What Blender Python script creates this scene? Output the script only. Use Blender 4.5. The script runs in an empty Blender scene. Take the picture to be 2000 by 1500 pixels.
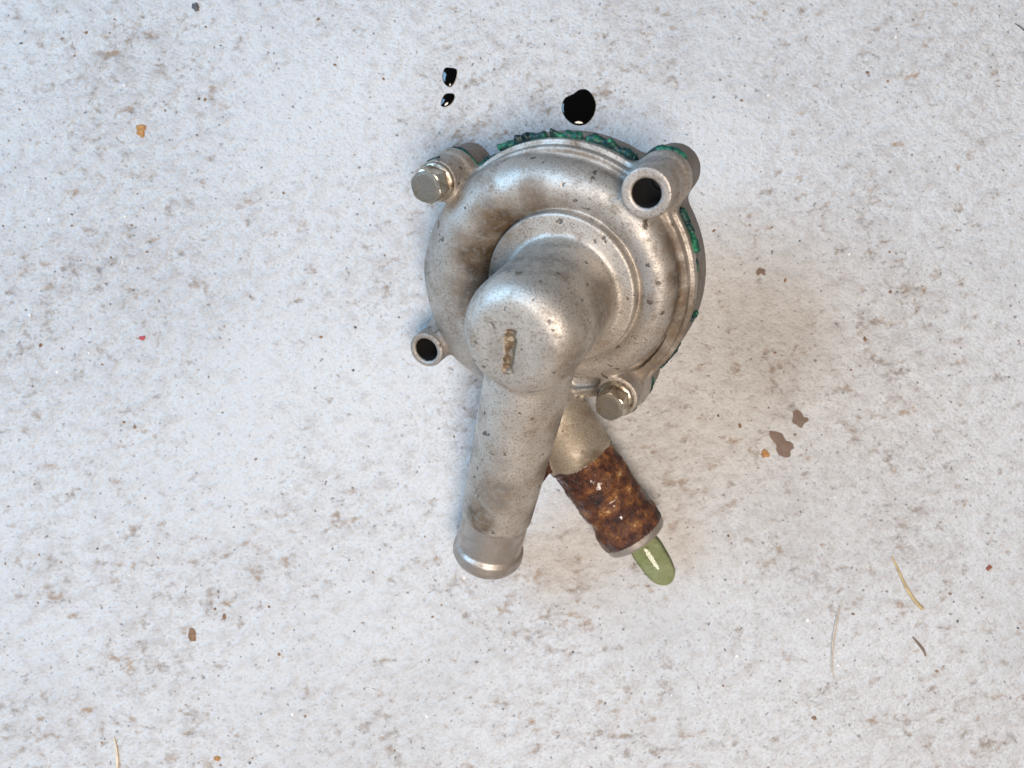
import bpy, bmesh, math, random
import numpy as np
from mathutils import Matrix, Vector

random.seed(7); rng = np.random.default_rng(7)
S = bpy.context.scene
C = S.collection
MM = 0.001

# ------------------------------------------------------------------ camera
cam = bpy.data.cameras.new('camera'); camo = bpy.data.objects.new('camera', cam)
C.objects.link(camo); S.camera = camo
camo.location = (0, 0, 0.306)
cam.lens = 32.4; cam.sensor_width = 36.0
cam.clip_start = 0.01; cam.clip_end = 20.0
cam.dof.use_dof = True; cam.dof.focus_distance = 0.262; cam.dof.aperture_fstop = 16.0

# ------------------------------------------------------------------ light
W = bpy.data.worlds.new('World'); S.world = W; W.use_nodes = True
W.node_tree.nodes['Background'].inputs[0].default_value = (0.80, 0.82, 0.86, 1)
W.node_tree.nodes['Background'].inputs[1].default_value = 0.05

def area(name, loc, target, size, energy, col, sy=None):
    l = bpy.data.lights.new(name, 'AREA'); l.energy = energy; l.color = col
    l.shape = 'RECTANGLE'; l.size = size; l.size_y = sy or size
    o = bpy.data.objects.new(name, l); C.objects.link(o); o.location = loc
    o.rotation_euler = (Vector(target) - Vector(loc)).to_track_quat('-Z', 'Y').to_euler()
    return o
area('daylight_opening', (-0.92, 0.42, 0.80), (0, 0, 0), 0.60, 16.4, (0.39, 0.675, 1.0), 0.60)
area('warm_ceiling_lamp', (0.06, -0.29, 1.00), (0.02, -0.12, 0), 0.40, 12.7, (1.0, 0.875, 0.76), 0.40).data.shape = 'DISK'
S.view_settings.view_transform = 'Standard'; S.view_settings.look = 'None'
S.view_settings.exposure = 0.0; S.view_settings.gamma = 1.0
S.view_settings.use_curve_mapping = False

# ------------------------------------------------------------------ node helpers
class NT:
    def __init__(s, name):
        s.m = bpy.data.materials.new(name); s.m.use_nodes = True
        s.t = s.m.node_tree; s.b = s.t.nodes['Principled BSDF']
        s.co = s.t.nodes.new('ShaderNodeTexCoord').outputs['Object']
    def n(s, typ, **kw):
        nd = s.t.nodes.new('ShaderNode' + typ)
        for k, v in kw.items():
            if k.startswith('_'): setattr(nd, k[1:], v)
        return nd
    def link(s, a, b): s.t.links.new(a, b)
    def setv(s, sock, v):
        if hasattr(v, 'is_output'): s.link(v, sock)
        else: sock.default_value = v
    def map(s, scale=(1, 1, 1), rot=(0, 0, 0), loc=(0, 0, 0), src=None):
        nd = s.n('Mapping'); s.setv(nd.inputs[0], src or s.co)
        nd.inputs[1].default_value = loc; nd.inputs[2].default_value = rot; nd.inputs[3].default_value = scale
        return nd.outputs[0]
    def noise(s, scale, detail=4, rough=0.55, dist=0.0, vec=None, col=False):
        nd = s.n('TexNoise'); s.setv(nd.inputs['Vector'], vec or s.co)
        nd.inputs['Scale'].default_value = scale; nd.inputs['Detail'].default_value = detail
        nd.inputs['Roughness'].default_value = rough; nd.inputs['Distortion'].default_value = dist
        return nd.outputs['Color' if col else 'Fac']
    def voro(s, scale, vec=None, rand=1.0, feature='F1', out='Distance'):
        nd = s.n('TexVoronoi'); nd.feature = feature; s.setv(nd.inputs['Vector'], vec or s.co)
        nd.inputs['Scale'].default_value = scale; nd.inputs['Randomness'].default_value = rand
        return nd.outputs[out]
    def ramp(s, fac, stops, interp='LINEAR'):
        nd = s.n('ValToRGB'); s.link(fac, nd.inputs[0]); r = nd.color_ramp; r.interpolation = interp
        while len(r.elements) < len(stops): r.elements.new(0.5)
        for e, (p, c) in zip(r.elements, stops):
            e.position = p
            e.color = (c, c, c, 1) if isinstance(c, (int, float)) else (*c, 1)
        return nd.outputs[0]
    def mix(s, fac, a, b, mode='MIX'):
        nd = s.n('Mix'); nd.data_type = 'RGBA'; nd.blend_type = mode
        s.setv(nd.inputs['Factor'], fac)
        for sock, v in ((nd.inputs[6], a), (nd.inputs[7], b)):
            if isinstance(v, tuple) and len(v) == 3: v = (*v, 1)
            s.setv(sock, v)
        return nd.outputs[2]
    def math(s, op, a, b=0.0, c=None, clamp=False):
        nd = s.n('Math'); nd.operation = op; nd.use_clamp = clamp
        s.setv(nd.inputs[0], a); s.setv(nd.inputs[1], b)
        if c is not None: s.setv(nd.inputs[2], c)
        return nd.outputs[0]
    def sph(s, p, r, soft=0.5, warp=None):
        """1 inside a ball at p (mm), falling to 0 at radius r (mm)"""
        nd = s.n('VectorMath'); nd.operation = 'DISTANCE'; s.link(warp or s.co, nd.inputs[0])
        nd.inputs[1].default_value = tuple(c*MM for c in p)
        mr = s.n('MapRange'); s.link(nd.outputs['Value'], mr.inputs[0])
        mr.inputs[1].default_value = r*MM*(1-soft); mr.inputs[2].default_value = r*MM
        mr.inputs[3].default_value = 1.0; mr.inputs[4].default_value = 0.0
        mr.interpolation_type = 'SMOOTHSTEP'
        return mr.outputs[0]
    def warped(s, scale, amt):
        nd = s.n('VectorMath'); nd.operation = 'MULTIPLY_ADD'
        c = s.noise(scale, 2, 0.6, col=True)
        sub = s.n('VectorMath'); sub.operation = 'SUBTRACT'; s.link(c, sub.inputs[0]); sub.inputs[1].default_value = (.5, .5, .5)
        s.link(sub.outputs[0], nd.inputs[0]); nd.inputs[1].default_value = (amt*MM,)*3; s.link(s.co, nd.inputs[2])
        return nd.outputs[0]
    def bump(s, h, dist, strength=1.0, normal=None):
        nd = s.n('Bump'); s.link(h, nd.inputs['Height']); nd.inputs['Distance'].default_value = dist
        nd.inputs['Strength'].default_value = strength
        if normal: s.link(normal, nd.inputs['Normal'])
        return nd.outputs[0]
    def out(s, **kw):
        for k, v in kw.items():
            sock = s.b.inputs[k.replace('_', ' ')]
            if isinstance(v, tuple) and len(v) == 3: v = (*v, 1)
            s.setv(sock, v)
        return s.m

# ------------------------------------------------------------------ materials
def mat_concrete():
    t = NT('painted_concrete')
    diag = t.map(scale=(1.0, 1.35, 1), rot=(0, 0, math.radians(-34)))
    zone = t.noise(20, 4, 0.62, vec=t.map(loc=(1.3, 0.4, 0)))
    zone2 = t.noise(11, 3, 0.55, vec=t.map(loc=(4.1, 2.3, 0)))
    fine = t.noise(820, 3, 0.68, vec=diag)
    mid = t.noise(190, 4, 0.62, vec=diag)
    st = t.noise(205, 4, 0.62, 0.25, vec=t.map(scale=(1, 1.35, 1), rot=(0, 0, -0.5), loc=(0.7, 0.2, 0.3)))
    st2 = t.noise(560, 3, 0.6, vec=t.map(loc=(2.7, 0.2, 0.9)))
    hue = t.noise(70, 3, 0.6, vec=t.map(loc=(5, 5, 5)))
    wv = t.warped(28, 60)
    smooth_patch = t.math('MAXIMUM', t.sph((-75, 0, 0), 62, 0.7, wv), t.math('MAXIMUM', t.sph((-60, 95, 0), 45, 0.7, wv), t.sph((60, 75, 0), 40, 0.8, wv)))
    shadow_patch = t.math('MAXIMUM', t.sph((84, 17, 0), 36, 0.8, wv), t.math('MULTIPLY', t.sph((112, -42, 0), 36, 0.8, wv), 0.35))  # pump's soft shadow painted into the floor colour, plus a weaker grey patch
    zl = t.math('MULTIPLY_ADD', zone, 0.42, -0.20)
    zl = t.math('MULTIPLY_ADD', smooth_patch, -0.085, zl)
    zl = t.math('MULTIPLY_ADD', shadow_patch, 0.03, zl)
    base = t.ramp(zone2, [(0.30, (0.495, 0.498, 0.503)), (0.5, (0.575, 0.575, 0.578)), (0.70, (0.62, 0.618, 0.617))])
    base = t.mix(t.math('MULTIPLY', shadow_patch, 0.55), base, (0.43, 0.42, 0.42))
    # worn, thinner paint shows taupe
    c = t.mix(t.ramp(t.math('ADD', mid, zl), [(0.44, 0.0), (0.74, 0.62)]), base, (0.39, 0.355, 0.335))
    c = t.mix(t.ramp(t.math('ADD', fine, t.math('MULTIPLY', zl, 0.5)), [(0.50, 0.0), (0.74, 0.52)]), c, (0.30, 0.265, 0.245))
    c = t.mix(t.ramp(fine, [(0.26, 0.3), (0.40, 0.0)]), c, (0.70, 0.695, 0.685))
    stm = t.ramp(t.math('ADD', st, t.math('MULTIPLY', zl, 0.8)), [(0.59, 0.0), (0.74, 0.78)])
    stc = t.ramp(hue, [(0.36, (0.22, 0.18, 0.155)), (0.50, (0.25, 0.18, 0.13)), (0.64, (0.31, 0.175, 0.075))])
    c = t.mix(stm, c, stc)
    pit = t.ramp(st2, [(0.65, 0.0), (0.74, 0.80)])
    c = t.mix(pit, c, t.ramp(hue, [(0.42, (0.12, 0.105, 0.10)), (0.6, (0.16, 0.105, 0.075))]))
    h = t.math('MULTIPLY', fine, t.ramp(zone2, [(0.40, 0.18), (0.60, 0.45)]))
    rz = t.sph((-150, 55, 0), 120, 0.9, wv)
    h = t.math('MULTIPLY_ADD', mid, t.math('MULTIPLY_ADD', rz, 0.6, 1.0), h)
    h = t.math('MULTIPLY_ADD', fine, t.math('MULTIPLY', rz, 0.2), h)
    h = t.math('MULTIPLY_ADD', pit, -0.35, h)
    h = t.math('MULTIPLY_ADD', stm, -0.18, h)
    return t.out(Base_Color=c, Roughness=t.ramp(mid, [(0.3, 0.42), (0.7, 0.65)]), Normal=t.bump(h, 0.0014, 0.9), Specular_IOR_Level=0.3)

def mat_cast(name, base, grime_shade_spots=(), tide=False):
    t = NT(name)
    wv = t.warped(110, 9)
    tone = t.noise(45, 5, 0.6)
    blot = t.noise(130, 4, 0.68)
    sp = t.noise(1700, 2, 0.6)
    pn = t.noise(330, 2, 0.5, vec=t.map(loc=(3, 1, 2)))
    b2 = tuple(x*0.80 for x in base)
    c = t.mix(t.ramp(tone, [(0.35, 0), (0.65, 1)]), b2, base)
    g = t.ramp(blot, [(0.45, 0.0), (0.70, 0.68)])
    fleck = t.ramp(t.noise(520, 3, 0.7), [(0.32, 0.68), (0.54, 1.0)]) if grime_shade_spots else None
    for p, r, amt in grime_shade_spots:
        m = t.math('MULTIPLY', t.sph(p, r, 0.7, wv), amt)
        m = t.math('MULTIPLY', m, fleck)
        g = t.math('MAXIMUM', g, m)
    if tide:                       # brown tide line left along the rim of the flange
        xy = t.n('VectorMath'); xy.operation = 'MULTIPLY_ADD'; t.link(t.warped(200, 0.9), xy.inputs[0])
        xy.inputs[1].default_value = (1, 1, 0); xy.inputs[2].default_value = (0.004, 0.0005, 0)
        ln = t.n('VectorMath'); ln.operation = 'LENGTH'; t.link(xy.outputs[0], ln.inputs[0])
        off = t.math('ABSOLUTE', t.math('SUBTRACT', ln.outputs['Value'], 0.0366))
        band = t.n('MapRange'); t.link(off, band.inputs[0])
        band.inputs[1].default_value = 0.0002; band.inputs[2].default_value = 0.0010; band.inputs[3].default_value = 0.8; band.inputs[4].default_value = 0.0
        sz = t.n('SeparateXYZ'); t.link(t.co, sz.inputs[0])
        low = t.math('LESS_THAN', sz.outputs['Z'], 0.0066)
        g = t.math('MAXIMUM', g, t.math('MULTIPLY', t.math('MULTIPLY', band.outputs[0], low), t.ramp(blot, [(0.36, 0.25), (0.56, 1.0)])))
    c = t.mix(g, c, t.ramp(t.noise(260, 3, 0.6), [(0.35, (0.032, 0.019, 0.009)), (0.65, (0.115, 0.072, 0.037))]))
    c = t.mix(t.ramp(t.math('MULTIPLY_ADD', blot, 0.35, sp), [(0.67, 0), (0.87, 0.62)]), c, (0.16, 0.12, 0.085))
    pit = t.ramp(pn, [(0.66, 0), (0.72, 1)])
    c = t.mix(t.math('MULTIPLY', pit, 0.75), c, (0.07, 0.05, 0.035))
    h = t.math('ADD', t.math('MULTIPLY', sp, 0.5), t.math('MULTIPLY', t.noise(2400, 2, 0.5), 0.22))
    h = t.math('SUBTRACT', h, t.math('MULTIPLY', pit, 0.5))
    h = t.math('ADD', h, t.math('MULTIPLY', blot, 0.5))
    met = t.math('SUBTRACT', 0.74, t.math('MULTIPLY', g, 0.80), clamp=True)
    return t.out(Base_Color=c, Metallic=met, Roughness=t.ramp(blot, [(0.3, 0.50), (0.7, 0.66)]), Normal=t.bump(h, 0.00024, 0.8))

def mat_rust():
    t = NT('wet_rust')
    wv = t.warped(160, 5)
    a = t.noise(120, 6, 0.72, 0.3, vec=t.map(scale=(1.7, 0.62, 0.62), src=t.map(rot=(0, 0, math.radians(52)))))
    iso = t.noise(260, 5, 0.72, vec=t.map(loc=(1, 2, 3)))
    a = t.math('MULTIPLY_ADD', iso, 0.6, t.math('MULTIPLY', a, 0.42))
    c = t.ramp(a, [(0.36, (0.010, 0.006, 0.004)), (0.46, (0.050, 0.014, 0.007)), (0.545, (0.13, 0.042, 0.013)), (0.61, (0.30, 0.13, 0.034)), (0.67, (0.60, 0.45, 0.24))])
    fl = t.noise(330, 4, 0.7)
    h = t.math('ADD', a, t.math('MULTIPLY', t.noise(500, 4, 0.65), 0.8))
    return t.out(Base_Color=c, Metallic=t.ramp(a, [(0.55, 0.0), (0.75, 0.6)]), Roughness=t.ramp(t.noise(240, 4, 0.6), [(0.38, 0.38), (0.60, 0.80)]),
                 Normal=t.bump(h, 0.0012, 1.0), Coat_Weight=t.ramp(t.noise(150, 3, 0.6, vec=t.map(loc=(7, 1, 3))), [(0.48, 0.0), (0.60, 0.8)]), Coat_Roughness=0.10)

def mat_metal(name, base, r0, r1, grime):
    t = NT(name)
    a = t.noise(240, 6, 0.7)
    c = t.mix(t.ramp(a, [(0.44, 0), (0.66, grime)]), base, (0.10, 0.062, 0.028))
    h = t.math('ADD', a, t.math('MULTIPLY', t.noise(1400, 3, 0.6), 0.4))
    return t.out(Base_Color=c, Metallic=t.ramp(a, [(0.5, 0.95), (0.72, 0.35)]), Roughness=t.ramp(a, [(0.3, r0), (0.7, r1)]), Normal=t.bump(h, 0.00025, 0.6))

def mat_plain(name, col, rough=0.6, var=0.35, scale=300, **kw):
    t = NT(name)
    a = t.noise(scale, 4, 0.6)
    lo = tuple(x*(1-var) for x in col); hi = tuple(min(1, x*(1+var)) for x in col)
    return t.out(Base_Color=t.ramp(a, [(0.3, lo), (0.7, hi)]), Roughness=rough, Normal=t.bump(a, 0.0003, 0.5), **kw)

def mat_sealant():
    t = NT('green_sealant')
    a = t.noise(260, 3, 0.6, 0.4)
    c = t.ramp(a, [(0.36, (0.003, 0.012, 0.016)), (0.50, (0.003, 0.035, 0.034)), (0.60, (0.006, 0.10, 0.058)), (0.70, (0.02, 0.23, 0.105))])
    return t.out(Base_Color=c, Roughness=t.ramp(a, [(0.3, 0.34), (0.7, 0.58)]), Normal=t.bump(t.noise(800, 3, 0.6), 0.0005, 0.8))

def mat_oil():
    t = NT('black_oil')
    return t.out(Base_Color=(0.0018, 0.0016, 0.0015), Roughness=0.03, Specular_IOR_Level=0.5)

def mat_coolant():
    t = NT('green_coolant')
    nt = t.t
    tr = t.n('BsdfTransparent'); gl = t.n('BsdfGlossy'); df = t.n('BsdfDiffuse'); mx = t.n('MixShader'); m2 = t.n('MixShader')
    a = t.noise(140, 3, 0.6)
    t.link(t.ramp(a, [(0.3, (0.62, 0.68, 0.47)), (0.7, (0.76, 0.80, 0.63))]), tr.inputs[0])
    t.link(t.ramp(a, [(0.3, (0.16, 0.22, 0.09)), (0.7, (0.26, 0.32, 0.15))]), df.inputs[0])
    gl.inputs['Roughness'].default_value = 0.03
    fr = t.n('Fresnel'); fr.inputs[0].default_value = 1.38
    m2.inputs[0].default_value = 0.13; t.link(tr.outputs[0], m2.inputs[1]); t.link(df.outputs[0], m2.inputs[2])
    t.link(fr.outputs[0], mx.inputs[0]); t.link(m2.outputs[0], mx.inputs[1]); t.link(gl.outputs[0], mx.inputs[2])
    t.link(mx.outputs[0], nt.nodes['Material Output'].inputs[0])
    return t.m

ALU = (0.57, 0.52, 0.466)
M = {}
M['concrete'] = mat_concrete()
M['cover'] = mat_cast('cast_aluminium_cover', ALU, [((-26, 6, 13), 14, 1.0), ((-27, -6, 12), 14, 1.0), ((-20, 18, 13), 12, 1.0), ((-9, 25, 12), 9, 0.85), ((-36, -22, 8), 15, 0.8), ((34, -10, 5), 12, 0.9), ((26, -22, 6), 12, 0.85), ((31, 6, 8), 8, 0.95), ((29, 14, 8), 7, 0.9), ((32, -2, 7), 8, 0.95), ((-40, 12, 10), 9, 0.5), ((14, -14, 16), 9, 0.5), ((-36, 20, 6), 8, 0.9), ((16, 27, 7), 6, 0.6)], tide=True)  # brown grime; right walls and left inner slope also have shade painted in
M['elbow'] = mat_cast('cast_aluminium_elbow', (0.64, 0.59, 0.53), [((-14, -64, 41), 10, 0.95), ((-9, -54, 42), 12, 0.75), ((12, -6, 44), 10, 0.75), ((-1, -6, 49), 9, 0.55), ((0, -30, 42), 10, 0.45), ((7, -50, 33), 10, 0.85), ((3, -66, 32), 10, 0.85), ((9, -34, 33), 10, 0.75), ((16, 2, 26), 12, 0.75), ((-6, -44, 43), 7, 0.5)])  # grime stains, plus brown spots painting shade on right sides of neck and pipe
M['boss'] = mat_cast('cast_aluminium_boss', (0.54, 0.49, 0.445))
M['outlet'] = mat_cast('cast_aluminium_outlet', (0.56, 0.495, 0.40), [((4, -52, 12), 14, 0.5), ((11, -56, 12), 8, 0.9), ((-1, -63, 10), 6, 0.9)])
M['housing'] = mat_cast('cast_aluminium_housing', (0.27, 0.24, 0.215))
M['machined'] = mat_metal('machined_aluminium', (0.55, 0.495, 0.45), 0.52, 0.66, 0.6)
M['gouge'] = mat_plain('gouged_aluminium', (0.21, 0.155, 0.105), 0.5, 0.6, 500, Metallic=0.35)
M['rust'] = mat_rust()
M['bore_shade'] = mat_plain('shade_black_bore', (0.006, 0.005, 0.004), 0.7)  # darkness inside the bolt holes, painted as near-black wall colour
M['bolt'] = mat_metal('grimy_zinc', (0.70, 0.64, 0.54), 0.30, 0.50, 1.0)
M['shaft'] = mat_metal('steel_shaft', (0.5, 0.5, 0.5), 0.25, 0.4, 0.3)
M['sealant'] = mat_sealant()
M['oil'] = mat_oil()
M['coolant'] = mat_coolant()
M['straw'] = mat_plain('dry_straw', (0.44, 0.33, 0.17), 0.6)
M['pale_straw'] = mat_plain('pale_straw', (0.66, 0.56, 0.42), 0.6, 0.2)
M['faded_stem'] = mat_plain('faded_stem', (0.46, 0.40, 0.34), 0.7, 0.3)
M['twig'] = mat_plain('brown_twig', (0.17, 0.12, 0.085), 0.7)
M['thread'] = mat_plain('dark_thread', (0.05, 0.05, 0.06), 0.7)
M['mud'] = mat_plain('dried_mud', (0.19, 0.135, 0.105), 0.85, 0.2)
M['ochre'] = mat_plain('ochre_crumb', (0.40, 0.20, 0.07), 0.8, 0.35, 900)
M['red'] = mat_plain('red_crumb', (0.42, 0.06, 0.07), 0.6, 0.3, 900)
M['brick'] = mat_plain('brick_crumb', (0.26, 0.07, 0.04), 0.7, 0.3, 900)
M['grey'] = mat_plain('grey_crumb', (0.09, 0.09, 0.10), 0.8, 0.4, 900)
M['brown'] = mat_plain('brown_crumb', (0.22, 0.13, 0.075), 0.85, 0.4, 900)
M['quartz'] = mat_plain('quartz_crumb', (0.78, 0.77, 0.75), 0.35, 0.1, 900)

# ------------------------------------------------------------------ object helpers
def tag(o, label=None, cat=None, group=None, kind=None):
    for k, v in (('label', label), ('category', cat), ('group', group), ('kind', kind)):
        if v: o[k] = v
    return o
def empty(name, loc=(0, 0, 0)):
    o = bpy.data.objects.new(name, None); C.objects.link(o); o.location = loc
    o.empty_display_size = 0.02
    return o
def mesh_obj(name, v, f, mat, parent=None, smooth=True, loc=None):
    me = bpy.data.meshes.new(name); me.from_pydata([tuple(p) for p in v], [], [tuple(q) for q in f]); me.update()
    me.materials.append(mat)
    me.polygons.foreach_set('use_smooth', [smooth]*len(me.polygons))
    o = bpy.data.objects.new(name, me); C.objects.link(o)
    if parent: o.parent = parent
    if loc: o.location = loc
    return o
def bm_obj(name, bm, mat, parent=None, smooth=True, loc=None):
    me = bpy.data.meshes.new(name); bmesh.ops.recalc_face_normals(bm, faces=bm.faces[:]); bm.to_mesh(me); bm.free()
    me.materials.append(mat)
    me.polygons.foreach_set('use_smooth', [smooth]*len(me.polygons))
    o = bpy.data.objects.new(name, me); C.objects.link(o)
    if parent: o.parent = parent
    if loc: o.location = loc
    return o

# ------------------------------------------------------------------ ground
L = 0.9; n = 24
gv = [(-L + 2*L*i/n, -L + 2*L*j/n, 0) for j in range(n+1) for i in range(n+1)]
gf = [(j*(n+1)+i, j*(n+1)+i+1, (j+1)*(n+1)+i+1, (j+1)*(n+1)+i) for j in range(n) for i in range(n)]
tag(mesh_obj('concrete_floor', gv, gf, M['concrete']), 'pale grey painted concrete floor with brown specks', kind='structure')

# ------------------------------------------------------------------ signed distance casting
def surface_nets(F, org, h):
    """smooth polygon surface of F < 0 on a regular grid"""
    nx, ny, nz = F.shape
    ins = F < 0
    s = np.zeros((nx-1, ny-1, nz-1), np.uint8)
    for dx in (0, 1):
        for dy in (0, 1):
            for dz in (0, 1):
                s += ins[dx:nx-1+dx, dy:ny-1+dy, dz:nz-1+dz]
    ci, cj, ck = np.nonzero((s > 0) & (s < 8))
    acc = np.zeros((len(ci), 3)); cnt = np.zeros(len(ci))
    cs = [(x, y, z) for x in (0, 1) for y in (0, 1) for z in (0, 1)]
    for p in cs:
        for ax in range(3):
            if p[ax]: continue
            q = list(p); q[ax] = 1
            fa = F[ci+p[0], cj+p[1], ck+p[2]]; fb = F[ci+q[0], cj+q[1], ck+q[2]]
            m = (fa < 0) != (fb < 0)
            t = np.where(m, fa/np.where(m, fa-fb, 1), 0)
            pt = np.array(p, float)[None, :] + np.zeros((len(ci), 3)); pt[:, ax] += t
            acc[m] += pt[m]; cnt[m] += 1
    V = (acc/cnt[:, None] + np.stack([ci, cj, ck], 1))*h + np.array(org)
    idx = -np.ones((nx-1, ny-1, nz-1), np.int64); idx[ci, cj, ck] = np.arange(len(ci))
    quads = []
    for ax in range(3):
        o1, o2 = [(1, 2), (2, 0), (0, 1)][ax]
        sl = [slice(None)]*3; sl[ax] = slice(0, F.shape[ax]-1); A = ins[tuple(sl)]
        sl[ax] = slice(1, None); B = ins[tuple(sl)]
        e = np.argwhere(A != B)
        ok = (e[:, o1] > 0) & (e[:, o2] > 0) & (e[:, o1] < F.shape[o1]-1) & (e[:, o2] < F.shape[o2]-1)
        e = e[ok]
        def at(d1, d2):
            c = e.copy(); c[:, o1] -= d1; c[:, o2] -= d2
            return idx[c[:, 0], c[:, 1], c[:, 2]]
        q = np.stack([at(1, 1), at(0, 1), at(0, 0), at(1, 0)], 1)
        flip = ~A[e[:, 0], e[:, 1], e[:, 2]]
        q[flip] = q[flip][:, ::-1]
        quads.append(q)
    Q = np.concatenate(quads)
    # normals from the field's gradient at the vertices
    G = np.stack(np.gradient(F), -1) if F.size < 2e7 else None
    g = (V - np.array(org))/h
    i0 = np.clip(np.floor(g).astype(int), 0, np.array(F.shape)-2); fr = g - i0
    N = np.zeros_like(V)
    for p in cs:
        w = np.prod([fr[:, k] if p[k] else 1-fr[:, k] for k in range(3)], 0)
        N += w[:, None]*G[i0[:, 0]+p[0], i0[:, 1]+p[1], i0[:, 2]+p[2]]
    N /= np.linalg.norm(N, axis=1)[:, None] + 1e-9
    return V, Q, N

def np_obj(name, V, Q, N, mat, parent):
    used = np.unique(Q); re = -np.ones(len(V), np.int64); re[used] = np.arange(len(used))
    v = V[used]*MM; q = re[Q]; nn = N[used]
    me = bpy.data.meshes.new(name)
    me.vertices.add(len(v)); me.vertices.foreach_set('co', v.astype(np.float32).ravel())
    me.loops.add(q.size); me.loops.foreach_set('vertex_index', q.astype(np.int32).ravel())
    me.polygons.add(len(q)); me.polygons.foreach_set('loop_start', np.arange(0, q.size, 4, dtype=np.int32))
    me.update(calc_edges=True); me.validate()
    me.polygons.foreach_set('use_smooth', [True]*len(me.polygons))
    me.normals_split_custom_set_from_vertices([tuple(x) for x in nn.tolist()])
    me.materials.append(mat)
    o = bpy.data.objects.new(name, me); C.objects.link(o)
    if parent: o.parent = parent
    return o

def smin(a, b, k):
    h = np.maximum(k - np.abs(a-b), 0)/k
    return np.minimum(a, b) - h*h*k*0.25
def smax(a, b, k): return -smin(-a, -b, k)
def cyl(U, V_, W_, c, r, w0, w1, e=0.0):
    """upright cylinder, edges rounded by e"""
    d = np.hypot(U-c[0], V_-c[1]) - (r-e); q = np.abs(W_-(w0+w1)/2) - ((w1-w0)/2-e)
    return np.minimum(np.maximum(d, q), 0) + np.hypot(np.maximum(d, 0), np.maximum(q, 0)) - e
def cone(U, V_, W_, A, B, prof, end_e=0.6):
    """pipe from A to B; prof = [(t mm, radius)]"""
    A = np.array(A, float); B = np.array(B, float); Ln = np.linalg.norm(B-A); d = (B-A)/Ln
    t = (U-A[0])*d[0] + (V_-A[1])*d[1] + (W_-A[2])*d[2]
    rr = np.sqrt(np.maximum((U-A[0])**2 + (V_-A[1])**2 + (W_-A[2])**2 - t*t, 0))
    r = np.interp(t, [p[0] for p in prof], [p[1] for p in prof])
    side = np.where(t < 0, np.hypot(rr, t) - r, rr - r)
    return smax(side, t - Ln, end_e), t, rr

h = 0.42
U0, U1, V0, V1, W0, W1 = -58, 44, -100, 46, -2, 55
us = np.arange(U0, U1, h, dtype=np.float32); vs = np.arange(V0, V1, h, dtype=np.float32); ws = np.arange(W0, W1, h, dtype=np.float32)
U, V_, W_ = np.meshgrid(us, vs, ws, indexing='ij', sparse=True)

FC = (-4.0, -0.5); FR = 39.3
BOSS = {'UR': (23.6, 30.3), 'UL': (-39.2, 25.8), 'LR': (17.0, -32.2), 'LL': (-43.0, -26.0)}
BR = {'UR': 6.7, 'UL': 6.0, 'LR': 6.3, 'LL': 5.6}
BT = {'UR': 18.0, 'UL': 12.5, 'LR': 11.5, 'LL': 16.5}
# volute tube, swelling anticlockwise from its tail to the outlet
TH = [-84, 0, 62, 95, 140, 180, 216]; RT = [4.2, 5.2, 5.8, 6.8, 9.8, 13.0, 13.8]; CR = [13.0, 14.0, 14.5, 15.0, 16.3, 17.5, 17.5]
raw = np.degrees(np.arctan2(V_, U)); th = np.mod(raw + 114, 360) - 114
thc = np.clip(th, -84, 216)
rt = np.interp(thc, TH, RT); wc = np.interp(thc, TH, CR) - rt; Rc = 21.1 + rt
cu, cv = Rc*np.cos(np.radians(thc)), Rc*np.sin(np.radians(thc))
tube = (np.sqrt((U-cu)**2 + (V_-cv)**2 + np.maximum(W_-wc, 0)**2) - rt).astype(np.float32)
OA = (-26.5, -19.8, 4.0); OB = (24.6, -84.6, 5.0)
outlet, to, ro = cone(U, V_, W_, OA, OB, [(0, 13.4), (26, 11.6), (46, 11.1), (50.2, 11.1), (51.0, 10.5), (68, 10.5), (70, 9.8), (73, 9.8), (74.6, 10.7), (79.0, 10.9), (83, 10.0)])
OL = math.dist(OA, OB)
gr = np.random.default_rng(3).random((40, 60))
def rand2(u, v, cell):
    a_, b_ = (u+60)/cell, (v+100)/cell
    i_, j_ = np.floor(a_).astype(int), np.floor(b_).astype(int); fa, fb = a_-i_, b_-j_
    fa = fa*fa*(3-2*fa); fb = fb*fb*(3-2*fb)
    g_ = lambda p, q: gr[p % 40, q % 60]
    return (g_(i_, j_)*(1-fa)+g_(i_+1, j_)*fa)*(1-fb) + (g_(i_, j_+1)*(1-fa)+g_(i_+1, j_+1)*fa)*fb
CRUST_AT = np.nonzero((to > 51.5) & (to < 79.0) & (ro < 13) & (ro > 8.5))
_t = to[CRUST_AT]; _w = (W_[0, 0, :][CRUST_AT[2]] - 4.5)/10.4; _s = np.arcsin(np.clip(_w, -1, 1))*10.4 + np.where(us[CRUST_AT[0]]*0.79 + vs[CRUST_AT[1]]*0.61 > -36.5, 0, 40)
outlet[CRUST_AT] -= (0.55*(rand2(_t, _s, 3.1) - 0.5) + 0.40*(rand2(_t + 9, _s + 5, 1.3) - 0.5)).astype(outlet.dtype)
outlet = np.maximum(outlet, -np.maximum(ro - 7.6, 40 - to))
IA = (1.5, 0.0, 31.5); IB = (-16.4, -86.4, 31.2)
IL = math.dist(IA, IB)
inlet, ti, ri = cone(U, V_, W_, IA, IB, [(0, 12.4), (30, 11.9), (70, 10.7), (71, 10.15), (82.0, 10.0), (83.0, 10.9), (86.0, 11.0), (88.2, 9.9)])
flange = cyl(U, V_, W_, FC, FR, 0, 3.2, 0.5)
flange2 = np.maximum(cyl(U, V_, W_, FC, FR-1.5, 0, 5.6, 0.6), (FR-4.0) - np.hypot(U-FC[0], V_-FC[1]))
dish = cyl(U, V_, W_, FC, 37, 0, 3.4, 1.0)
body = smin(flange, flange2, 0.4)
boss = {}
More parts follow.
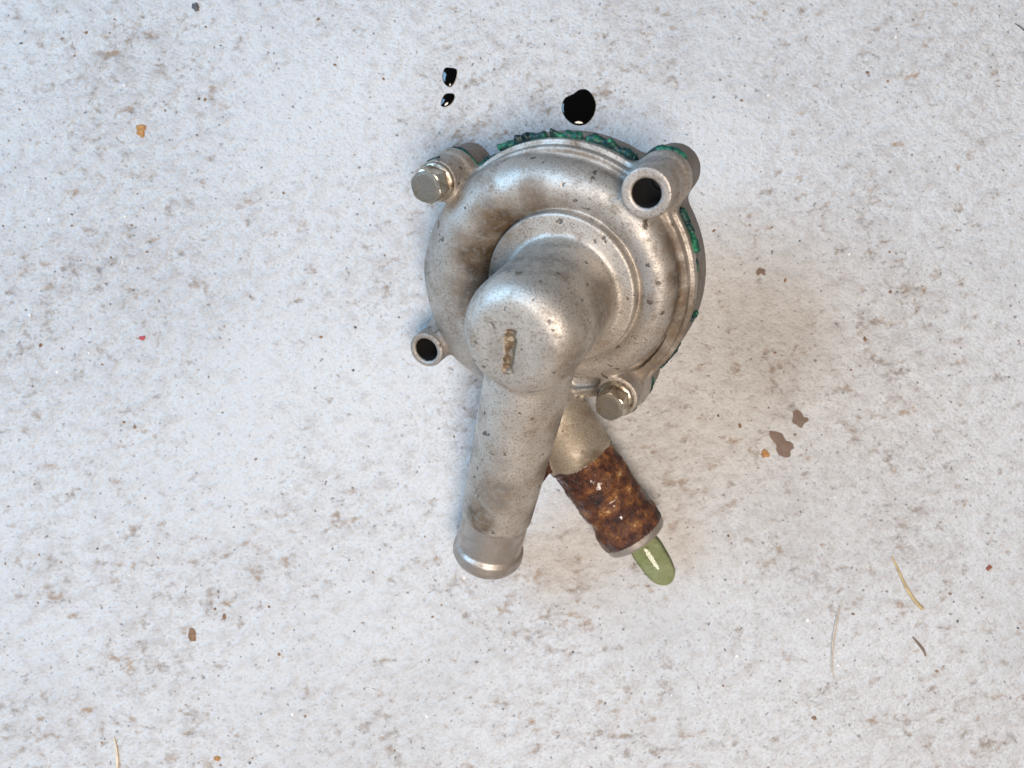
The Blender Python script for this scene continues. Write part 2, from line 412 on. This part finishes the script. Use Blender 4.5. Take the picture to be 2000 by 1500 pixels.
for k in BOSS:
    b = cyl(U, V_, W_, BOSS[k], BR[k], 0, BT[k], 0.3)
    boss[k] = b
body = smin(body, dish, 1.0)
vol = smin(body, smin(tube, outlet, 2.5), 1.6)
for k in BOSS:
    # each boss stands on a foot that runs into the flange and a rib that runs into the volute
    foot = cyl(U, V_, W_, BOSS[k], BR[k]+0.8, 0, 4.0, 0.5)
    vol = smin(vol, foot, 4.0)
    c = np.array(BOSS[k]); tgt = c*0.72
    d = tgt-c; Ld = np.linalg.norm(d); d = d/Ld
    s_ = np.clip((U-c[0])*d[0] + (V_-c[1])*d[1], 0, Ld)
    rib = np.maximum(np.hypot(U-c[0]-s_*d[0], V_-c[1]-s_*d[1]) - (3.8 if k == 'UR' else 2.6 if k != 'LL' else 1.6), W_ - (BT[k]-(2.2 if k == 'UR' else 3.0) - s_*0.32))
    vol = smin(vol, np.maximum(rib, -W_), 2.6)
    vol = smin(vol, boss[k], 2.4)
disc = cyl(U, V_, W_, (0, 0), 21.9, 0, 16.0, 0.7)
casting = smin(vol, disc, 0.9)
tt = np.clip((W_-16)/33.0, 0, 1.2)
elbow = np.hypot(U - 0.5 + 0.3*tt, V_ + 1.1 + 1.8*tt) - 16.3
elbow = smax(elbow, W_ - 49.5, 9.5)
elbow = np.maximum(elbow, 10 - W_)
elbow = smin(elbow, inlet, 1.8)
elbow = smax(elbow, W_ - 49.2, 0.7)
# gouge chewed out of the flat end of the elbow
U2, V2_ = us[:, None], vs[None, :]
gu = U2 - (-0.5 + (V2_+5)*0.07); gl = (V2_ + 5.0)/6.2
gd = np.clip(1.35 + 0.8*(rand2(U2, V2_, 1.1)-0.5) - np.abs(gu), -1, 1)*np.clip((1-np.abs(gl))*4, -1, 1)
gdep = np.where((gd > 0) & (np.abs(gl) < 1), 0.25 + 1.5*rand2(U2+7, V2_+3, 0.95)*np.clip(gd*2, 0, 1), -1.0)
gouge = ((49.2 - gdep[:, :, None]) - W_)
elbow = np.maximum(elbow, -gouge)
elbow = np.maximum(elbow, -np.maximum(ri - 7.8, 45 - ti))
casting = smin(casting, elbow, 1.8)
# web cast between the two pipes
w_a = np.array((-7.5, -48.0)); w_b = np.array((-3.0, -61.0)); wd = (w_b-w_a)/np.linalg.norm(w_b-w_a)
wt = np.clip((U-w_a[0])*wd[0] + (V_-w_a[1])*wd[1], 0, 13)
web = np.hypot(U-w_a[0]-wt*wd[0], V_-w_a[1]-wt*wd[1]) - 1.5
web = np.maximum(web, np.maximum(10 - W_, W_ - 32))
casting = smin(casting, web, 2.0)
for k, r in (('UR', 3.85), ('LL', 3.75)):
    hole = np.hypot(U-BOSS[k][0], V_-BOSS[k][1]) - r
    cs_ = np.maximum(hole - np.clip(W_ - (BT[k]-0.35), 0, 0.5), -W_ - 5)
    casting = np.maximum(casting, -cs_)
casting = smax(casting, -W_, 0.3).astype(np.float32)
VV, QQ, NN = surface_nets(casting, (U0, V0, W0), h)

# which part each face belongs to
cen = VV[QQ].mean(1); x, y, z = cen.T
def pipe_t(P, A, B):
    A = np.array(A, float); B = np.array(B, float); d = (B-A)/np.linalg.norm(B-A)
    t = (P-A)@d; return t, np.linalg.norm(P-A-t[:, None]*d, axis=1)
t_o, r_o = pipe_t(cen, OA, OB); t_i, r_i = pipe_t(cen, IA, IB)
lab = np.zeros(len(cen), int)                                        # 0 volute cover
lab[(z > 16.3) & (np.hypot(x, y+1) < 19.5)] = 1                        # 1 inlet elbow
lab[(r_i < 13.6) & (t_i > 10) & (z > 22)] = 1
lab[(r_o < 13.2) & (t_o > 33) & (z < 20) & (lab == 0)] = 3           # 3 outlet pipe
for i, k in enumerate(BOSS):
    lab[(np.hypot(x-BOSS[k][0], y-BOSS[k][1]) < BR[k]+0.35) & (z > 4.2) & (lab == 0)] = 10+i
    if k in ('UR', 'LL'):
        lab[(np.hypot(x-BOSS[k][0], y-BOSS[k][1]) < 4.7) & (z > 0.5)] = 10+i
for i, k in enumerate(('UR', 'LL')):
    lab[(np.hypot(x-BOSS[k][0], y-BOSS[k][1]) < 4.15) & (z < BT[k]-0.5)] = 20+i
lab[(lab == 1) & (t_i > 70.6)] = 2                                   # 2 machined hose end
edge = 50.0 + 1.1*np.sin(x*0.45+z*0.3) + 0.35*np.sin(z*0.9+y*0.5)
lab[(lab == 3) & (t_o > edge)] = 4                                   # 4 rusted nozzle
lab[(lab == 4) & ((t_o > 79.9) | (r_o < 8.6))] = 5                   # 5 nozzle lip
gz = (lab == 1) & (z > 46) & (z < 49.05) & (np.abs(x + 0.5 - (y+5)*0.07) < 1.9) & (y > -11.4) & (y < 1.4)
lab[gz] = 6                                                          # 6 gouge
webm = (np.hypot(x+4.2, y+57) < 12) & (z > 14.5) & (z < 29) & (r_i > 11.4) & (r_o > 11.5)
lab[webm] = 7                                                        # 7 rusty web

# pump frame: tipped over so that it rests on its outlet, rim and shaft
a = Vector((-0.3999, -0.4099, 0.8198)).normalized()
e1 = (Vector((1, 0, 0)) - a[0]*a).normalized(); e2 = a.cross(e1)
pump = empty('water_pump')
Mx = Matrix((e1, e2, a)).transposed().to_4x4(); Mx.translation = Vector((19.5, 32.7, 36.0))*MM
base = Vector((0.0195+0.016, 0.0327+0.0175, 0.0))
pump.matrix_world = Mx
tag(pump, 'grimy cast aluminium water pump lying tipped on pale concrete, two pipe stubs pointing down', 'water pump')

cover = np_obj('volute_cover', VV, QQ[lab == 0], NN, M['cover'], pump)
elb = np_obj('inlet_elbow', VV, QQ[lab == 1], NN, M['elbow'], pump)
np_obj('hose_end', VV, QQ[lab == 2], NN, M['machined'], elb)['label'] = 'smooth machined hose end with a raised bead'
np_obj('gouge', VV, QQ[lab == 6], NN, M['gouge'], elb)['label'] = 'chewed brown gouge in the flat end'
outl = np_obj('outlet_pipe', VV, QQ[lab == 3], NN, M['outlet'], pump)
np_obj('rusted_nozzle', VV, QQ[lab == 4], NN, M['rust'], outl)['label'] = 'wet dark brown rusted hose nozzle'
np_obj('nozzle_lip', VV, QQ[lab == 5], NN, M['machined'], outl)['label'] = 'bare metal lip of the rusted nozzle'
if (lab == 7).any(): np_obj('rusty_web', VV, QQ[lab == 7], NN, M['rust'], outl)
for i, k in enumerate(BOSS):
    np_obj('bolt_boss', VV, QQ[lab == 10+i], NN, M['boss'], cover)
for i in (0, 1):
    np_obj('bolt_hole', VV, QQ[lab == 20+i], NN, M['bore_shade'], cover)

# ------------------------------------------------------------------ back housing
hw0 = -14
us2 = np.arange(-56, 44, 0.6, dtype=np.float32); vs2 = np.arange(-48, 46, 0.6, dtype=np.float32); ws2 = np.arange(-42, 2, 0.6, dtype=np.float32)
U, V_, W_ = np.meshgrid(us2, vs2, ws2, indexing='ij', sparse=True)
hs = cyl(U, V_, W_, FC, FR+0.1, -10.5, -0.5, 1.2)
for k in BOSS:
    w0 = -11.5 if k != 'LL' else -3.0
    hs = smin(hs, cyl(U, V_, W_, BOSS[k], BR[k]+0.5, w0, -0.5, 0.5), 4.0)
hs = smin(hs, cyl(U, V_, W_, (0, 0), 19, -20, -3, 2.0), 3.0)
hs = smin(hs, cyl(U, V_, W_, (0, 0), 11, -28, -3, 1.0), 2.0)
for k in ('UR', 'LL'):
    hs = np.maximum(hs, -np.maximum(np.hypot(U-BOSS[k][0], V_-BOSS[k][1]) - 4.0, -W_-20))
hs = smax(hs, W_+0.5, 0.4).astype(np.float32)
v2, q2, n2 = surface_nets(hs, (-56, -48, -42), 0.6)
c2 = v2[q2].mean(1)
lab2 = np.zeros(len(c2), int)
for i, k in enumerate(('UR', 'LL')):
    lab2[(np.hypot(c2[:, 0]-BOSS[k][0], c2[:, 1]-BOSS[k][1]) < 4.4) & (c2[:, 2] > -11.2)] = i+1
hous = np_obj('back_housing', v2, q2[lab2 == 0], n2, M['housing'], pump)
for i in (1, 2): np_obj('bolt_hole', v2, q2[lab2 == i], n2, M['bore_shade'], hous)
bm = bmesh.new()
bmesh.ops.create_cone(bm, cap_ends=True, segments=40, radius1=5.0*MM, radius2=6.0*MM, depth=14*MM, matrix=Matrix.Translation((0, 0, -33.6*MM)))
bm_obj('drive_shaft', bm, M['shaft'], hous, smooth=False)

# ------------------------------------------------------------------ bolts
def lathe(name, prof, mat, parent, seg=48, loc=(0, 0, 0)):
    v, f = [], []
    for r, w in prof:
        for s in range(seg):
            an = 2*math.pi*s/seg; v.append((r*math.cos(an)*MM, r*math.sin(an)*MM, w*MM))
    for i in range(len(prof)-1):
        for s in range(seg):
            f.append((i*seg+s, i*seg+(s+1) % seg, (i+1)*seg+(s+1) % seg, (i+1)*seg+s))
    f.append(tuple(range(seg-1, -1, -1))); f.append(tuple((len(prof)-1)*seg+s for s in range(seg)))
    o = mesh_obj(name, v, f, mat, parent, True, loc)
    return o
def bolt(k, turn, label, sc=1.0):
    b = bpy.data.objects.new('flange_bolt', None); C.objects.link(b); b.parent = pump
    b.location = (BOSS[k][0]*MM, BOSS[k][1]*MM, BT[k]*MM); b.rotation_euler = (0, 0, math.radians(turn)); b['label'] = label; b.scale = (sc, sc, 1)
    lathe('flange', [(3.0, -0.4), (5.5, -0.1), (5.75, 0.25), (5.7, 0.75), (5.3, 1.15), (4.6, 1.45), (2.0, 1.6)], M['bolt'], b)
    # hex head with a chamfered crown
    v, f = [], []; seg = 48; R = 5.1; ap = R*math.cos(math.pi/6)
    def hexr(an, cap):
        m = (an + math.pi/6) % (math.pi/3) - math.pi/6
        return min(ap/math.cos(m), cap)
    prof = [(1.3, 99), (6.15, 99), (6.6, 4.85), (6.8, 4.45)]
    for w, cap in prof:
        for s in range(seg):
            an = 2*math.pi*s/seg; r = hexr(an, cap); v.append((r*math.cos(an)*MM, r*math.sin(an)*MM, w*MM))
    for s in range(seg): 
        an = 2*math.pi*s/seg; v.append((3.4*math.cos(an)*MM, 3.4*math.sin(an)*MM, 6.9*MM))
    for i in range(4):
        for s in range(seg): f.append((i*seg+s, i*seg+(s+1) % seg, (i+1)*seg+(s+1) % seg, (i+1)*seg+s))
    f.append(tuple(4*seg+s for s in range(seg)))
    mesh_obj('hex_head', v, f, M['bolt'], b, False)
    lathe('shank', [(2.9, -18), (2.9, 1.0)], M['bolt'], b, 20)
bolt('UL', 14, 'grimy hex flange bolt in the upper left boss')
bolt('LR', 4, 'grimy hex flange bolt beside the rusted outlet', 0.92)

# ------------------------------------------------------------------ sealant squeezed out of the joint
def f2(u, v):
    d = np.hypot(u-FC[0], v-FC[1]) - FR
    for k in BOSS: d = smin(d, np.hypot(u-BOSS[k][0], v-BOSS[k][1]) - BR[k] - 0.6, 4.0)
    return d
def rim(an):
    c, s = math.cos(an), math.sin(an); lo, hi = 20, 70
    for r in np.arange(64, 20, -0.25):
        if f2(FC[0]+r*c, FC[1]+r*s) < 0: return r
    return FR
def bead(d0, d1, size, off=0.0, wob=0.5, flake=0.0):
    pts = []; an = d0
    while an < d1:
        r = rim(math.radians(an)); pts.append((FC[0]+r*math.cos(math.radians(an)), FC[1]+r*math.sin(math.radians(an)))); an += 0.45
    v, f = [], []; K = 11; n_ = len(pts); ph = random.random()*9
    def wob1(cell):
        r0 = rng.random(n_+20); xs_ = np.arange(n_)/cell
        return np.interp(xs_, np.arange(n_+20), r0)
    A1, A2, A3, A4 = wob1(6), wob1(3.2), wob1(7), wob1(5)
    lump = rng.random((n_+4, K))
    lump = (lump[:-2] + lump[1:-1]*2 + lump[2:])/4; lump = (np.roll(lump, 1, 1) + 2*lump + np.roll(lump, -1, 1))/4
    for i, (u, v_) in enumerate(pts):
        p0, p1 = pts[max(0, i-1)], pts[min(n_-1, i+1)]
        tx, ty = p1[0]-p0[0], p1[1]-p0[1]; l = math.hypot(tx, ty) or 1; nx, ny = ty/l, -tx/l
        e = min(1, (i+0.4)/2.5, (n_-1-i+0.4)/2.5)
        sz = size*e*(0.40 + 0.75*A1[i] + 0.25*A2[i])
        fl = flake*max(0, A3[i]-0.35)*1.6*e
        for k in range(K):
            q = 2*math.pi*k/K; rr = sz*(0.75 + 0.5*lump[i, k])
            up = max(0, math.cos(q-0.9))
            dn = off + (A4[i]-0.5)*wob + rr*math.cos(q)*0.85 + fl*up
            dw = 0.1 + (A2[i]-0.5)*wob + rr*math.sin(q) + fl*up*0.8
            v.append(((u+nx*dn)*MM, (v_+ny*dn)*MM, dw*MM))
    for i in range(n_-1):
        for k in range(K): f.append((i*K+k, i*K+(k+1) % K, (i+1)*K+(k+1) % K, (i+1)*K+k))
    f.append(tuple(range(K-1, -1, -1))); f.append(tuple((n_-1)*K+k for k in range(K)))
    return mesh_obj('sealant_bead', v, f, M['sealant'], pump, True)
bead(134, 152, 0.75, 0.1)
bead(124, 134.5, 1.0, 0.2)
bead(99, 122, 1.35, 0.5, 0.7, 1.6)
bead(84, 98, 1.4, 0.5, 0.7, 1.8)
bead(60, 83, 1.55, 0.6, 0.7, 1.3)
bead(47, 59.5, 1.1, 0.3, 0.3)
bead(16, 36, 1.5, 0.5, 0.5, 0.4)
bead(8, 14, 0.4, 0.1)
bead(-14, -8, 0.7, 0.4, 0.8, 1.2)
bead(-40, -24, 0.7, 0.2)
bead(-52, -44, 0.8, 0.2)
bead(170, 182, 0.9, 0.3)
def smear(name, u, v_, w, nx, ny, l, wd, th):
    """thin dab of sealant lying on a boss side at (u, v, w); (nx, ny) points out of the boss"""
    bm = bmesh.new(); bmesh.ops.create_icosphere(bm, subdivisions=3, radius=1)
    for q in bm.verts:
        s = 1 + 0.35*math.sin(q.co.x*3+u)*math.cos(q.co.z*4+v_)
        t_ = q.co.x*l*s; nn_ = q.co.y*th; ww = q.co.z*wd*s
        q.co = Vector(((u - ny*t_ + nx*nn_)*MM, (v_ + nx*t_ + ny*nn_)*MM, (w+ww)*MM))
    bm_obj(name, bm, M['sealant'], pump)
smear('sealant_smear', BOSS['UL'][0]-2.2, BOSS['UL'][1]+5.6, 9.6, -0.37, 0.93, 2.3, 0.9, 0.35)
smear('sealant_smear', BOSS['LR'][0]+5.0, BOSS['LR'][1]-3.8, 9.8, 0.8, -0.6, 1.4, 0.9, 0.4)
smear('sealant_smear', BOSS['UL'][0]+6.0, BOSS['UL'][1]-0.6, 9.6, 1.0, 0.0, 0.9, 1.4, 0.3)

# ------------------------------------------------------------------ liquids on the floor
G = 0.306/1800                      # metres of floor per photograph pixel
def ground(px, py): return ((px-1000)*G, -(py-750)*G)
def facing_down(v, f):
    z_ = 0.0
    for q in f:
        p = [Vector(v[i]) for i in q[:3]]; z_ += (p[1]-p[0]).cross(p[2]-p[0]).z
    return z_ < 0
def drop(name, mat, outline, height, label, cat, group=None, rings=16, power=0.9):
    """convex puddle with the given outline (floor metres), edge dropping to the floor"""
    pts = np.array(outline); c = pts.mean(0)
    # smooth closed outline
    m = len(pts); T = 72; o = []
    for i in range(T):
        s = i*m/T; k = int(s); t = s-k
        p0, p1, p2, p3 = (pts[(k+j-1) % m] for j in range(4))
        o.append(0.5*((2*p1) + (-p0+p2)*t + (2*p0-5*p1+4*p2-p3)*t*t + (-p0+3*p1-3*p2+p3)*t**3))
    o = np.array(o) - c
    v, f = [], []
    for i in range(rings+1):
        s = [1.0, 0.985, 0.965][i] if i < 3 else 0.965*(1 - (i-2)/(rings-2))
        hh = [0.0, 0.14, 0.24][i]*height if i < 3 else height*(0.24 + 0.76*(1 - (s/0.965)**2)**power)
        if i == rings: v.append((0, 0, height + 0.00005)); break
        for p in o: v.append((p[0]*s, p[1]*s, hh + 0.00005))
    for i in range(rings-1):
        for k in range(T): f.append((i*T+k, i*T+(k+1) % T, (i+1)*T+(k+1) % T, (i+1)*T+k))
    for k in range(T): f.append(((rings-1)*T+k, (rings-1)*T+(k+1) % T, rings*T))
    f = [q[::-1] for q in f] if facing_down(v, f) else f
    ob = mesh_obj(name, v, f, mat, None, True, (c[0], c[1], 0))
    return tag(ob, label, cat, group)
def px_outline(l): return [ground(*p) for p in l]
drop('oil_drop', M['oil'], px_outline([(1146, 175), (1158, 187), (1164, 206), (1158, 228), (1143, 243), (1122, 244), (1104, 230), (1097, 211), (1103, 192), (1120, 183), (1132, 175)]),
     0.0011, 'largest glossy black oil drop, right above the top of the pump', 'oil drop', 'oil drops')
drop('oil_drop', M['oil'], px_outline([(868, 134), (880, 132), (892, 136), (892, 148), (888, 160), (880, 170), (870, 166), (864, 152)]),
     0.0008, 'upper of the two small black oil drops above the pump', 'oil drop', 'oil drops')
drop('oil_drop', M['oil'], px_outline([(876, 182), (887, 184), (887, 194), (880, 204), (869, 209), (861, 206), (863, 194), (868, 185)]),
     0.0007, 'lower of the two small black oil drops above the pump', 'oil drop', 'oil drops')
def puddle(cx, cy, la, lb, ang, height):
    """bullet-shaped pool, long flat crown"""
    v, f = [], []; A_, B_ = 180, 130
    for i in range(A_+1):
        x_ = math.cos(math.pi*i/A_); hw = math.sqrt(max(0, 1 - abs(x_)**3.2))
        for k in range(B_+1):
            y_ = hw*math.cos(math.pi*k/B_); p_ = la*x_; w_ = lb*y_*(1 - 0.10*x_)
            z_ = max(0, 1 - abs(x_)**3.2 - y_*y_)**0.8
            v.append(((p_*math.cos(ang) - w_*math.sin(ang))*G, -(p_*math.sin(ang) + w_*math.cos(ang))*G, height*z_ + 0.00005))
    for i in range(A_):
        for k in range(B_): f.append((i*(B_+1)+k, (i+1)*(B_+1)+k, (i+1)*(B_+1)+k+1, i*(B_+1)+k+1))
    f = [q[::-1] for q in f] if facing_down(v, f) else f
    o = mesh_obj('coolant_puddle', v, f, M['coolant'], None, True, (*ground(cx, cy), 0))
    nn = []
    for i in range(A_+1):
        x_ = math.cos(math.pi*i/A_); hw = math.sqrt(max(0, 1 - abs(x_)**3.2))
        for k in range(B_+1):
            y_ = hw*math.cos(math.pi*k/B_); F_ = max(0.04, 1 - abs(x_)**3.2 - y_*y_)
            gp = 0.8*F_**-0.2*height*3.2*math.copysign(abs(x_)**2.2, x_)/(la*G); gq = 0.8*F_**-0.2*height*2*y_/(lb*G)
            nn.append(Vector((gp*math.cos(ang) - gq*math.sin(ang), -(gp*math.sin(ang) + gq*math.cos(ang)), 1)).normalized()[:])
    o.data.normals_split_custom_set_from_vertices(nn)
    return o
tag(puddle(1275, 1090, 60, 31, math.radians(57), 0.0024), 'translucent green coolant puddle at the mouth of the rusted outlet', 'puddle')

# ------------------------------------------------------------------ bits lying on the floor
def stem(name, path, rads, mat, label, cat, squash=0.6):
    v, f = [], []; K = 8
    P = [Vector((*ground(*p), 0)) for p in path]
    # subdivide with a catmull curve
    Q, Rr = [], []
    for i in range(len(P)-1):
        p0, p1, p2, p3 = P[max(0, i-1)], P[i], P[i+1], P[min(len(P)-1, i+2)]
        for s in range(6):
            t = s/6; Q.append(0.5*((2*p1) + (-p0+p2)*t + (2*p0-5*p1+4*p2-p3)*t*t + (-p0+3*p1-3*p2+p3)*t**3)); Rr.append((rads[i]*(1-t)+rads[i+1]*t)*MM)
    Q.append(P[-1]); Rr.append(rads[-1]*MM)
    c = Q[len(Q)//2].copy()
    for i, p in enumerate(Q):
        tn = (Q[min(len(Q)-1, i+1)] - Q[max(0, i-1)]).normalized(); nn_ = Vector((-tn.y, tn.x, 0))
        r = Rr[i]*random.uniform(0.88, 1.1)
        for k in range(K):
            q = 2*math.pi*k/K
            v.append(tuple(p - c + nn_*r*math.cos(q) + Vector((0, 0, r*squash*(1+math.sin(q))+0.0001))))
    for i in range(len(Q)-1):
        for k in range(K): f.append((i*K+k, i*K+(k+1) % K, (i+1)*K+(k+1) % K, (i+1)*K+k))
    f.append(tuple(range(K-1, -1, -1))); f.append(tuple((len(Q)-1)*K+k for k in range(K)))
    return tag(mesh_obj(name, v, f, mat, None, True, tuple(c)), label, cat)
stem('grass_stem', [(1741, 1086), (1752, 1110), (1768, 1145), (1785, 1172), (1800, 1188)], [0.22, 0.40, 0.55, 0.60, 0.75], M['straw'], 'straw coloured dry grass stem with a brown tip, right of the pump', 'grass stem')
stem('faded_stem', [(1640, 1182), (1632, 1215), (1626, 1250), (1624, 1300), (1628, 1325)], [0.2, 0.40, 0.38, 0.30, 0.2], M['faded_stem'], 'long faded stem lying near the lower right, left of the straw coloured one', 'grass stem')
stem('twig', [(1782, 1244), (1794, 1258), (1803, 1270), (1807, 1281)], [0.25, 0.42, 0.45, 0.3], M['twig'], 'short bent dark brown twig below the straw coloured stem', 'twig')
stem('pale_stem', [(223, 1439), (228, 1462), (230, 1485), (229, 1510)], [0.2, 0.42, 0.55, 0.5], M['pale_straw'], 'pale cream straw running off the bottom edge at the lower left', 'grass stem')
stem('dark_thread', [(1982, 46), (1992, 53), (2004, 62)], [0.16, 0.24, 0.24], M['thread'], 'short black thread at the upper right corner', 'thread')

def chip(name, px, py, w, hgt, ang, mat, label=None, cat='crumb', th=0.5, seed=0, group=None, build=True):
    r_ = random.Random(seed); K = 22 if build else 10; v, f = [], []
    rr = [1 + r_.uniform(-0.50, 0.45) for _ in range(K)]
    rr = [(rr[i-1] + 2*rr[i] + rr[(i+1) % K])/4 + (0.22*math.sin(2*6.283*i/K + seed) + 0.12*math.sin(3*6.283*i/K + 2*seed))*(name == 'mud_flake') for i in range(K)]
    for s, z in ((1.0, 0.02), (0.86, 0.8), (0.45, 1.0)):
        for k in range(K):
            q = 2*math.pi*k/K; x_, y_ = rr[k]*s*math.cos(q)*w/2*G, rr[k]*s*math.sin(q)*hgt/2*G
            v.append((x_*math.cos(ang)-y_*math.sin(ang), x_*math.sin(ang)+y_*math.cos(ang), th*MM*z*r_.uniform(0.8, 1.1)))
    for i in range(2):
        for k in range(K): f.append((i*K+k, i*K+(k+1) % K, (i+1)*K+(k+1) % K, (i+1)*K+k))
    f.append(tuple(2*K+k for k in range(K)))
    if not build: return v, f
    o = mesh_obj(name, v, f, mat, None, True, (*ground(px, py), 0.0001))
    return tag(o, label, cat, group)
chip('mud_flake', 1529, 867, 54, 34, -0.6, M['mud'], 'largest flat brown mud flake on the floor right of the pump', 'mud flake', 0.06, 3)
chip('mud_flake', 1562, 821, 30, 28, 0.9, M['mud'], 'smaller brown mud flake just above the largest one', 'mud flake', 0.06, 5)
chip('mud_flake', 1486, 531, 17, 19, 0.2, M['mud'], 'small brown mud flake right of the pump rim', 'mud flake', 0.06, 8)
chip('ochre_crumb', 1494, 886, 16, 18, 0.2, M['ochre'], 'small orange crumb beside the largest mud flake', 'crumb', 0.4, 9)
chip('ochre_crumb', 275, 254, 21, 24, 0.1, M['ochre'], 'ochre crumb on the upper left of the floor', 'crumb', 0.4, 11)
chip('red_crumb', 278, 660, 13, 10, 0.4, M['red'], 'tiny pinkish red crumb at the left of the floor', 'crumb', 0.4, 12)
chip('brick_crumb', 1930, 1109, 13, 9, 0.7, M['brick'], 'tiny dark red crumb near the right edge', 'crumb', 0.5, 13)
chip('grey_crumb', 382, 14, 14, 18, 0.5, M['grey'], 'dark grey crumb at the top edge, left of the oil drops', 'crumb', 0.5, 14)
chip('ochre_crumb', 424, 1481, 12, 10, 0.5, M['ochre'], 'small orange crumb at the bottom edge', 'crumb', 0.4, 15)
chip('brown_crumb', 375, 1238, 18, 26, 0.2, M['brown'], 'dark brown crumb at the lower left of the floor', 'crumb', 0.25, 16)

# loose grit: too many and too small to count
def grit(name, mat, cnt, smin_, smax_, seed, label):
    r_ = random.Random(seed); V2, F2 = [], []
    while len(F2) < cnt*21:
        px, py = r_.uniform(-60, 2060), r_.uniform(-60, 1560)
        if r_.random() > 0.35 + 0.65*abs(math.sin(px*0.0043+1)*math.cos(py*0.0051)): continue
        s = r_.uniform(smin_, smax_)*r_.random()**0.5
        v, f = chip('', 0, 0, s*r_.uniform(0.8, 1.7), s, r_.uniform(0, 6.28), None, th=s*0.035*r_.uniform(0.5, 1.5), seed=r_.random(), build=False)
        gx, gy = ground(px, py); b = len(V2)
        V2 += [(p[0]+gx, p[1]+gy, p[2]+0.0001) for p in v]; F2 += [tuple(i+b for i in q) for q in f]
    tag(mesh_obj(name, V2, F2, mat), label, 'grit', kind='stuff')
grit('brown_grit', M['brown'], 170, 2.5, 8, 21, 'brown grit scattered all over the concrete floor')
grit('grey_grit', M['grey'], 90, 2, 5.5, 22, 'dark grey grit scattered all over the concrete floor')
grit('quartz_grit', M['quartz'], 90, 3, 7, 23, 'pale quartz grit scattered over the concrete floor')
